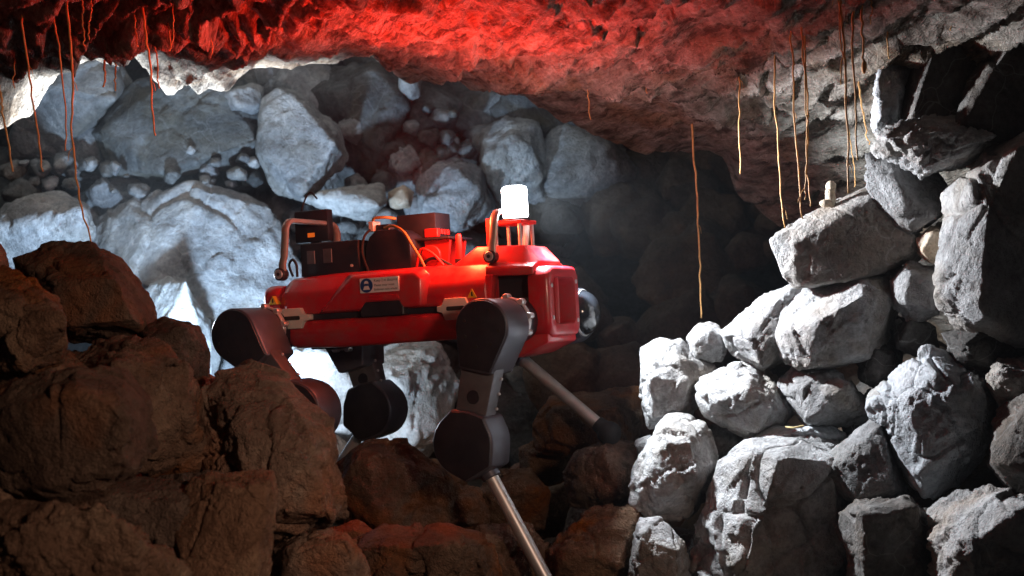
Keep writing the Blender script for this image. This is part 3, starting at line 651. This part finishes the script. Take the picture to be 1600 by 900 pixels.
# wide lens at the front
lx, lz = lc(906, 489, .168)
ls = part('lens_housing', tube([(lx - .05, .168, lz), (lx + .004, .168, lz), (lx + .010, .168, lz)], .066, n=32), 'black', .003, 2)
part('lens_dome', ball((lx + .006, .168, lz), .060, .85, 1, 1), 'glass', 0, 1, ls)
part('lens_ring', tube([(lx + .008, .168, lz), (lx + .014, .168, lz)], .063, n=32), 'steel', .001, 1, ls)

# carry handles across the body
def handle(x, hw, z0, z1, lean, name):
    bm = bmesh.new()
    path = [(x, -hw, z0), (x + lean * .3, -hw, z0 + .05)] + [(x + lean * (.5 + .5 * math.sin(a)), -hw + .03 - .03 * math.cos(a) , z1 - .03 + .03 * math.sin(a)) for a in [math.radians(k * 15) for k in range(7)]]
    path = [(x, -hw, z0), (x, -hw, z0 + .035), (x + lean * .5, -hw, z0 + .055)] + [(x + lean, -hw + .035 * (1 - math.cos(a)), z1 - .035 + .035 * math.sin(a)) for a in [math.radians(k * 15) for k in range(7)]]
    path = path + [(px, -py, pz) for px, py, pz in path[::-1]]
    for i, p in enumerate(path): pass
    # flat bar: wide along x
    pts = [Vector(p) for p in path]; rings = []
    for i, p in enumerate(pts):
        t = (pts[min(i + 1, len(pts) - 1)] - pts[max(i - 1, 0)]).normalized()
        n = Vector((1, 0, 0)); b = t.cross(n).normalized()
        rings.append([bm.verts.new(p + n * a * .0095 + b * c * .0065) for a, c in ((-1, -.6), (-.6, -1), (.6, -1), (1, -.6), (1, .6), (.6, 1), (-.6, 1), (-1, .6))])
    for a, b in zip(rings, rings[1:]):
        for k in range(8): bm.faces.new((a[k], b[k], b[(k + 1) % 8], a[(k + 1) % 8]))
    bm.faces.new(rings[0][::-1]); bm.faces.new(rings[-1])
    h = part(name, bm, 'handle', 0, 1, None, 50)
    for s in (-1, 1):
        part('pivot', prism(circ(x - .006, z0 + .008, .0175, 24), 'y', s * (hw - .014), s * (hw + .011)), 'black', .002, 1, h)
        part('pivot_cap', prism(circ(x - .006, z0 + .008, .0125, 20), 'y', s * (hw + .009), s * (hw + .0135)), 'steel', .001, 1, h)
        part('pivot_screw', prism(circ(x - .006, z0 + .008, .005, 8), 'y', s * (hw + .012), s * (hw + .015)), 'ink', 0, 1, h)
    return h
rh = handle(-.345, .134, .098, .250, .014, 'rear_handle')
fh = handle(.262, .104, .104, .226, .008, 'front_handle')
part('post', box(.226, .240, -.06, -.045, .135, .212), 'redmatt', .002, 1, fh)  # red colour stands in for lamplight on the post

# lamp on the front mast
mast = part('lamp_bracket', box(.235, .322, -.05, .05, .194, .204), 'redmatt', .002, 1)
for bx_, by_ in ((.245, -.04), (.245, .04), (.312, -.04), (.312, .04)):
    part('standoff', tube([(bx_, by_, .135), (bx_, by_, .195)], .005), 'steel', 0, 1, mast)
lampo = part('lamp', prism(circ(.285, 0, .038, 28), 'z', .204, .210), 'black', .001, 1)
part('lamp_glass', prism(circ(.285, 0, .033, 28), 'z', .210, .294), 'led', .010, 4, lampo)
part('lamp_cap', prism(circ(.285, 0, .016, 20), 'z', .290, .295), 'white', .001, 1, lampo)

# equipment on the back
ba = part('battery_box', box(-.325, -.145, -.075, .085, .097, .186), 'black', .004, 2)
part('window_panel', box(-.303, -.278, -.0775, -.07, .130, .166), 'greymetal', .001, 1, ba)
part('window_panel', box(-.252, -.225, -.0775, -.07, .130, .168), 'greymetal', .001, 1, ba)
part('fin_row', box(-.145, -.135, -.06, .07, .10, .175), 'black', .001, 1, ba)
part('status_light', prism(circ(-.165, .118, .004, 10), 'y', -.078, -.07), 'white', 0, 1, ba)
cb = part('computer_case', prism([(-.125, .097), (.010, .097), (.010, .165), (-.005, .190), (-.03, .205), (-.09, .207), (-.112, .19), (-.125, .16)], 'y', -.07, .03), 'black', .004, 2)
part('connector', box(-.118, -.102, -.06, -.02, .205, .232), 'white', .002, 1, cb)
part('connector_plug', box(-.102, -.06, -.05, -.02, .205, .222), 'black', .002, 1, cb)
tb = part('sensor_box', box(-.075, .042, .02, .11, .178, .248), 'black', .003, 2)
for k in range(4):
    part('port', box(.0415, .046, .03 + k * .018, .042 + k * .018, .190, .204), 'redmatt', .001, 1, tb)  # red colour imitates red light on this end of the box
part('port_block', box(.010, .05, .014, .03, .182, .205), 'redmatt', .002, 1, tb)
sp = part('shelf_plate', box(.0, .105, -.03, .11, .172, .178), 'black', .001, 1)
part('shelf_bracket', prism([(.03, .097), (.085, .097), (.098, .172), (.02, .172)], 'y', -.01, .0), 'redmatt', .001, 1, sp)
part('shelf_bracket', prism([(.03, .097), (.085, .097), (.098, .172), (.02, .172)], 'y', .08, .09), 'redmatt', .001, 1, sp)
part('fan_cover', prism(circ(.060, .128, .028, 20), 'y', -.055, -.042), 'redmatt', .003, 2)  # red-lit gear: the light is put into the colour
part('data_cable', tube(spline([(-.075, -.05, .213), (-.04, -.062, .214), (-.005, -.072, .195), (.022, -.076, .155), (.045, -.078, .118), (.052, -.075, .098)]), .0036), 'cable')
part('data_cable', tube(spline([(-.108, -.05, .232), (-.10, -.055, .240), (-.07, -.05, .240), (-.05, -.03, .236)]), .004), 'cable')
part('signal_cable', tube(spline([(.02, -.06, .10), (.04, -.07, .145), (.07, -.065, .135), (.10, -.06, .100)]), .0038), 'redmatt')
part('signal_cable', tube(spline([(.03, -.05, .10), (.055, -.06, .118), (.08, -.055, .12), (.12, -.05, .098)]), .0038), 'rubber')
part('cable_loop', tube(spline([(-.345, -.085, .10), (-.352, -.09, .13), (-.338, -.095, .145), (-.326, -.095, .13), (-.328, -.09, .098)]), .0036), 'rubber')
part('cable_loop', tube(spline([(-.118, -.072, .10), (-.13, -.078, .15), (-.124, -.075, .19), (-.113, -.06, .21)]), .0034), 'rubber')
an = part('stub_antenna', tube([(.128, -.02, .10), (.128, -.02, .17), (.128, -.02, .182)], .0095, r1=.007), 'redmatt', .002, 2)
part('antenna_base', tube([(.128, -.02, .098), (.128, -.02, .116)], .013), 'black', 0, 1, an)
# display unit behind the rear handle
du = part('display_unit', box(-.428, -.318, .065, .095, .200, .290), 'black', .004, 2)
part('display_post', box(-.385, -.355, .075, .09, .097, .201), 'black', .002, 1, du)
part('amber_screen', box(-.385, -.363, .0635, .066, .214, .226), 'amber', 0, 1, du)
part('bent_wire', tube(spline([(-.413, .08, .288), (-.400, .08, .320), (-.380, .08, .342), (-.358, .08, .322)]), .0024), 'rubber', 0, 1, du)

# notices on the near side
x0, z0 = lc(563, 458, -.148); x1, z1 = lc(622, 433, -.148)
nb = part('notice_plate', prism(rrect(x0, x1, .040, .078, .002), 'y', -.120, -.1480), 'whiteprint', 0)
r0 = .0185; cxn = x0 + r0 + .001; czn = .059
part('mask_symbol', prism(circ(cxn, czn, r0, 28), 'y', -.1480, -.1484), 'blueprint', 0, 1, nb)
part('mask_figure', prism(circ(cxn, czn + .006, .0065, 16), 'y', -.1484, -.1488), 'whiteprint', 0, 1, nb)
part('mask_figure', prism([(cxn - .010, czn - .011), (cxn + .010, czn - .011), (cxn + .006, czn - .001), (cxn - .006, czn - .001)], 'y', -.1484, -.1488), 'whiteprint', 0, 1, nb)
part('mask_figure', prism([(cxn - .007, czn - .001), (cxn + .007, czn - .001), (cxn + .005, czn + .005), (cxn - .005, czn + .005)], 'y', -.1488, -.1491), 'blueprint', 0, 1, nb)
def text(s, x, z, size, m, y, parent, name='lettering', width=None):
    cu = D.curves.new('t', 'FONT'); cu.body = s; cu.size = size; cu.extrude = .0001
    o = D.objects.new('t', cu); C.objects.link(o)
    dg = bpy.context.evaluated_depsgraph_get(); me = D.meshes.new_from_object(o.evaluated_get(dg))
    D.objects.remove(o)
    vs = [v.co.copy() for v in me.vertices]; wd = max(v.x for v in vs)
    k = width / wd if width else 1
    for v in me.vertices: v.co = Vector((x + v.co.x * k, y - v.co.z, z + v.co.y))
    me.materials.clear()
    q = mesh_obj(name, me, M[m]); q.parent = parent; return q
tx = cxn + r0 + .004
text('Keep 2 m distance', tx, .0675, .0098, 'ink', -.1484, nb, width=x1 - tx - .003)
text('Please wear mask', tx, .0558, .0082, 'ink', -.1484, nb, width=(x1 - tx) * .84)
text('Entfernen nicht erlaubt', tx, .0448, .0082, 'ink', -.1484, nb, width=x1 - tx - .003)
for px, py in ((427, 470), (738, 459)):
    wx, wz = lc(px, py, -.129)
    yy = -.1300 + .004 if px < 500 else -.1310
    wt = part('warning_triangle', prism([(wx - .013, wz - .010), (wx + .013, wz - .010), (wx, wz + .013)], 'y', -.11, -.1325), 'yellow', .0005, 1)
    part('bolt_mark', prism([(wx - .0015, wz - .006), (wx + .003, wz - .006), (wx + .0015, wz + .006), (wx - .002, wz + .003)], 'y', -.1325, -.1330), 'ink', 0, 1, wt)

# legs
def leg(hx, hz, kx, kz, foot, sy, yo, yi, sh_y, label):
    """hip (hx,hz), knee (kx,kz) in the robot's xz plane; foot (x,y,z); outer and inner |y|"""
    a, b = sy * yo, sy * yi
    dv = Vector((kx - hx, kz - hz)); Ln = dv.length; dv /= Ln; pv = Vector((-dv.y, dv.x))
    tip = [(hx + dv.x * .108 + pv.x * s * .042, hz + dv.y * .108 + pv.y * s * .042) for s in (-1, 1)]
    hp = hull2(circ(hx, hz, .070, 40) + tip)
    g = part('leg', prism(hp, 'y', a, b), 'slate', .006, 3, None, 35, label)
    hc = hull2(circ(hx, hz, .0655, 40) + [(hx + (x - hx) * .94, hz + (z - hz) * .94) for x, z in tip])
    part('hip_cover', prism(hc, 'y', a - sy * .002, a + sy * .0035), 'black', .002, 2, g)
    for k in range(7):
        an_ = math.radians(60 + k * 48); rx, rz = hx + .047 * math.cos(an_), hz + .047 * math.sin(an_)
        part('bolt', prism(circ(rx, rz, .0042, 8), 'y', a + sy * .0030, a + sy * .0046), 'ink', 0, 1, g)
    # hip actuator between body and drive
    part('hip_actuator', prism(circ(hx + .008, hz + .012, .056, 28), 'y', b + sy * .002, sy * .095), 'black', .004, 2, g)
    part('hip_ring', prism(circ(hx + .008, hz + .012, .060, 28), 'y', b - sy * .002, b - sy * .018), 'steel', .002, 1, g)
    for k in range(9):
        an_ = math.radians(k * 40 + 10); cx_, cz_ = hx + .008 + .060 * math.cos(an_), hz + .012 + .060 * math.sin(an_)
        part('ring_lug', prism(circ(cx_, cz_, .0085, 8), 'y', b + sy * .001, b - sy * .022), 'steel', .001, 1, g)
    part('hip_mount', box(hx - .035, hx + .04, min(sy * .06, sy * .10), max(sy * .06, sy * .10), hz - .04, hz + .07), 'black', .004, 1, g)
    # thigh
    y0, y1 = sy * (yo - .016), sy * (yo - .075)
    th = hull2([(hx + dv.x * .085 + pv.x * s * .046, hz + dv.y * .085 + pv.y * s * .046) for s in (-1, 1)] + [(kx - dv.x * .03 + pv.x * s * .040, kz - dv.y * .03 + pv.y * s * .040) for s in (-1, 1)])
    part('thigh', prism(th, 'y', y0, y1), 'greymetal', .006, 2, g)
    mx, mz = hx + dv.x * Ln * .60, hz + dv.y * Ln * .60
    for q in (y0, y1):
        sg = 1 if q == max(y0, y1) else -1
        part('thigh_plug', prism(circ(mx, mz, .017, 20), 'y', q - sg * .004, q + sg * .0018), 'black', .001, 1, g)
    for k in range(4):
        t = .42 + k * .13
        part('edge_screw', prism(circ(0, 0, .0035, 8), 'y', y1 - sy * .001, y1 + sy * .0), 'steel', 0, 1, g) if False else None
        for s in (-1, 1):
            ex, ez = hx + dv.x * Ln * t + pv.x * s * .0465, hz + dv.y * Ln * t + pv.y * s * .0465
            part('edge_screw', ball((ex, (y0 + y1) / 2 - sy * .015, ez), .0042, u=8, v=6), 'steel', 0, 1, g)
    # knee drive
    fv = Vector((foot[0] - kx, foot[2] - kz)).normalized(); fp = Vector((-fv.y, fv.x))
    lobe = [(kx + fv.x * .085 + fp.x * s * .038, kz + fv.y * .085 + fp.y * s * .038) for s in (-1, 1)] + [(kx - dv.x * .075 + pv.x * s * .045, kz - dv.y * .075 + pv.y * s * .045) for s in (-1, 1)]
    kp = hull2(circ(kx, kz, .080, 40) + lobe)
    part('knee_housing', prism(kp, 'y', sy * (yo + .004), sy * (yo - .105)), 'slate', .007, 3, g)
    kc = [(kx + (x - kx) * .94, kz + (z - kz) * .94) for x, z in kp]
    part('knee_cover', prism(kc, 'y', sy * (yo + .002), sy * (yo + .0075)), 'black', .002, 2, g)
    part('knee_cover', prism(kc, 'y', sy * (yo - .104), sy * (yo - .1085)), 'black', .002, 2, g)
    # shank and foot
    k3 = Vector((kx + fv.x * .055, sh_y, kz + fv.y * .055)); f3 = Vector(foot)
    dirv = (f3 - k3).normalized()
    part('shank', tube([k3, f3 - dirv * .02], .0165, n=20), 'steel', 0, 1, g)
    part('shank_clamp', tube([k3, k3 + dirv * .045], .024, n=20), 'slate', .002, 1, g)
    part('ankle_collar', tube([f3 - dirv * .045, f3 - dirv * .018], .020, n=16, r1=.024), 'rubber', .001, 1, g)
    part('foot', ball(f3, .033, u=18, v=12), 'rubber', 0, 1, g)
    return g
h = lc(752, 512, -.30); kk = lc(722, 694, -.304); ft = lc(870, 936, -.245)
leg(h[0], h[1], kk[0], kk[1], (ft[0], -.245, ft[1]), -1, .300, .170, -.245, 'black near front leg with knee bent back and steel shank')
h = lc(364, 524, -.30); kk = lc(458, 646, -.304); ft = lc(400, 800, -.245)
leg(h[0], h[1], kk[0], kk[1], (ft[0], -.245, ft[1]), -1, .300, .170, -.245, 'near rear leg half hidden behind the brown boulder')
h2_ = lc(560, 520, .27); kk = lc(582, 640, .23); ft = lc(497, 780, .25)
leg(h2_[0], h2_[1], kk[0], kk[1], (ft[0], .25, ft[1]), 1, .300, .170, .25, 'far rear leg with round dark knee')
kk = lc(772, 528, .23); ft = lc(952, 677, .25)
leg(.312, -.055, kk[0], kk[1], (ft[0], .25, ft[1]), 1, .300, .170, .25, 'far front leg with shank reaching forward to a rock')

# ------------------------------------------------------------------ roots hanging from the ceiling
def ceil_hit(px, py):
    for d in np.arange(2.0, 4.8, .01):
        q = P(px, py, d)
        if q.z >= float(ceil_z(np.array([q.x]), np.array([d]))[0]): return float(d)
    return 4.3
ROOTS = [
 ('pale tipped root at the left edge', [(-2, 130), (5, 175), (20, 268)], 4.5),
 ('short thin root near the left edge over the bright ceiling lip', [(14, 72), (21, 85), (22, 138)], 3),
 ('long root third from the left edge', [(34, 5), (50, 150), (67, 268)], 4),
 ('thin root just left of the longest left root', [(86, 25), (95, 100), (104, 235)], 3.5),
 ('longest left root reaching down to the top boulder', [(103, -10), (112, 110), (118, 262), (142, 386)], 4.2),
 ('short root left of the dark hanging rock', [(127, -10), (130, 30), (132, 72)], 3),
 ('faint short root touching the dark hanging rock', [(143, -10), (141, 30), (139, 62)], 3),
 ('orange tipped root below the dark hanging rock', [(166, 60), (163, 100), (163, 136)], 4.5),
 ('yellowish short root at the right end of the dark hanging rock', [(178, 80), (180, 110), (181, 142)], 3.5),
 ('short root right of the dark hanging rock', [(209, 18), (212, 45), (214, 72)], 3),
 ('long red brown root left of the bright drips', [(224, 12), (233, 100), (243, 212)], 4.2),
 ('root crossing the bright drips', [(238, 52), (245, 90), (249, 138)], 3.2),
 ('thin root left of a pair under the red ceiling', [(262, 18), (265, 50), (266, 80)], 2.6),
 ('thin root right of a pair under the red ceiling', [(272, 5), (270, 40), (269, 72)], 2.6),
 ('lone thin root in the red ceiling left of centre', [(326, 22), (329, 55), (331, 86)], 2.6),
 ('short faint root in the red ceiling right of the lamp', [(917, 112), (920, 150), (922, 187)], 2.2),
 ('tiny root in the reddish ceiling', [(1009, 108), (1010, 125), (1011, 146)], 2.2),
 ('tiny root high in the grey ceiling', [(1111, 55), (1112, 66), (1112, 80)], 2.2),
 ('long red root hanging alone before the dark hollow', [(1079, 178), (1087, 270), (1092, 390), (1097, 497)], 4.0),
 ('pale root left of the right hand group', [(1153, 78), (1155, 150), (1157, 271)], 3.6),
 ('root ending at the left tip of the long dark block', [(1208, 56), (1212, 160), (1225, 356)], 3.8),
 ('wavy root left of a crossing pair', [(1233, 16), (1240, 130), (1253, 342)], 3.8),
 ('root of a crossing pair that bends left at its foot', [(1251, 6), (1256, 110), (1262, 200), (1257, 312)], 3.4),
 ('root of a crossing pair that ends beside the stone nub', [(1257, 10), (1262, 150), (1260, 240), (1268, 322)], 3.4),
 ('dark thin root leaning on the thickest right root', [(1311, -20), (1313, 60), (1315, 132)], 3.2),
 ('thickest right root reaching down past the stone nub', [(1315, -20), (1320, 120), (1327, 302)], 4.8),
 ('straight root right of the thickest one', [(1330, -20), (1335, 95), (1339, 250)], 4.4),
 ('thin root slanting right beside the angular pale stone', [(1338, 86), (1348, 165), (1357, 226)], 3.2),
 ('short root with swollen orange tip', [(1346, -20), (1349, 60), (1350, 105)], 4.8),
 ('tiny root at the top edge right of the swollen tip', [(1360, -20), (1361, 10), (1361, 38)], 3),
 ('root touching the crumbly rim stone', [(1383, -20), (1386, 40), (1389, 92)], 3.2),
 ('short root above the leaning dark slabs', [(1484, -20), (1485, 10), (1485, 48)], 3),
 ('hair thin root between two long ones', [(1324, 180), (1331, 240), (1338, 292)], 2.2),
]
rr = random.Random(5)
for lab, pts, wpx in ROOTS:
    d = ceil_hit(pts[0][0], pts[0][1])
    if lab.startswith('short root above') or 'crumbly' in lab: d = 3.15
    wp = [P(x, y, d) for x, y in pts]
    wp = [wp[0] + Vector((rr.uniform(-.006, .006), 0, .16))] + wp
    sp_ = spline(wp, 9)
    ph = rr.uniform(0, 6); am = min(.0028, .012 * (sp_[0] - sp_[-1]).length)
    sp_ = [p + Vector((rr.gauss(0, .0012) + am * (math.sin(ph + k * .33) + .6 * math.sin(ph * 2 + k * .81)) * .6, rr.gauss(0, .002), 0)) for k, p in enumerate(sp_)]
    rad = wpx / 2 / F * d
    bm = tube(sp_, rad * 1.1, n=7, r1=rad * .6)
    if len(pts) > 2 and pts[-1][1] - pts[0][1] > 100:
        for k in range(rr.randint(0, 2)):
            q = sp_[rr.randint(4, len(sp_) - 3)]; sg = rr.choice((-1, 1)); ln = rr.uniform(.012, .035)
            tube([q, q + Vector((sg * ln * .3, 0, -ln * .35)), q + Vector((sg * ln * .42, .003, -ln))], rad * .45, bm, 5, rad * .2)
    if lab.startswith('short root with swollen'): ball(tuple(wp[-1]), .0055, 1, 1, 2.6, bm, 10, 8)
    base = wp[-1].copy()
    for v in bm.verts: v.co -= base
    o = bm_obj('hanging_root', bm, M['root'], None, 0, 1, 0); o.location = base
    tag(o, lab, 'root', 'roots hanging from the ceiling')

# ------------------------------------------------------------------ small things
bm = bmesh.new()
nbp = P(1297, 318, 3.47)
tube([(0, 0, -.01), (.001, 0, .012), (.000, 0, .028), (.002, 0, .036)], .014, bm, 14, .011); ball((.002, 0, .042), .013, 1, 1, 1.15, bm, 14, 10); ball((-.012, -.004, .0), .013, 1.2, 1, .8, bm, 12, 8)
o = bm_obj('stone_nub', bm, M['cream'], None, 0, 1, 0); o.location = nbp
tag(o, 'small pinkish stone nub standing upright on the long dark block', 'stone')
bm = tube(spline([P(1228, 667, 3.42), P(1240, 668, 3.40), P(1256, 665, 3.40)]), .0022, n=6)
base = P(1240, 668, 3.40)
for v in bm.verts: v.co -= base
o = bm_obj('straw', bm, M['straw'], None, 0, 1, 0); o.location = base
tag(o, 'dry straw lying on the pale slab in the right pile', 'straw')

# ------------------------------------------------------------------ dusty air
bm = bmesh.new(); bmesh.ops.create_cube(bm, size=1)
for v in bm.verts: v.co = Vector((v.co.x * 16, v.co.y * 13 + 3.2, v.co.z * 6.5 + .25))
me = D.meshes.new('haze'); bm.to_mesh(me); bm.free()
hz = D.objects.new('haze', me); C.objects.link(hz); tag(hz, 'thin dusty air filling the cave', kind='stuff')
m = D.materials.new('haze'); m.use_nodes = True; nt = m.node_tree; nt.nodes.clear()
out = nt.nodes.new('ShaderNodeOutputMaterial'); pv = nt.nodes.new('ShaderNodeVolumePrincipled')
pv.inputs['Color'].default_value = (.80, .90, 1.0, 1); pv.inputs['Density'].default_value = .003; pv.inputs['Anisotropy'].default_value = .3
nt.links.new(pv.outputs[0], out.inputs['Volume']); me.materials.append(m)
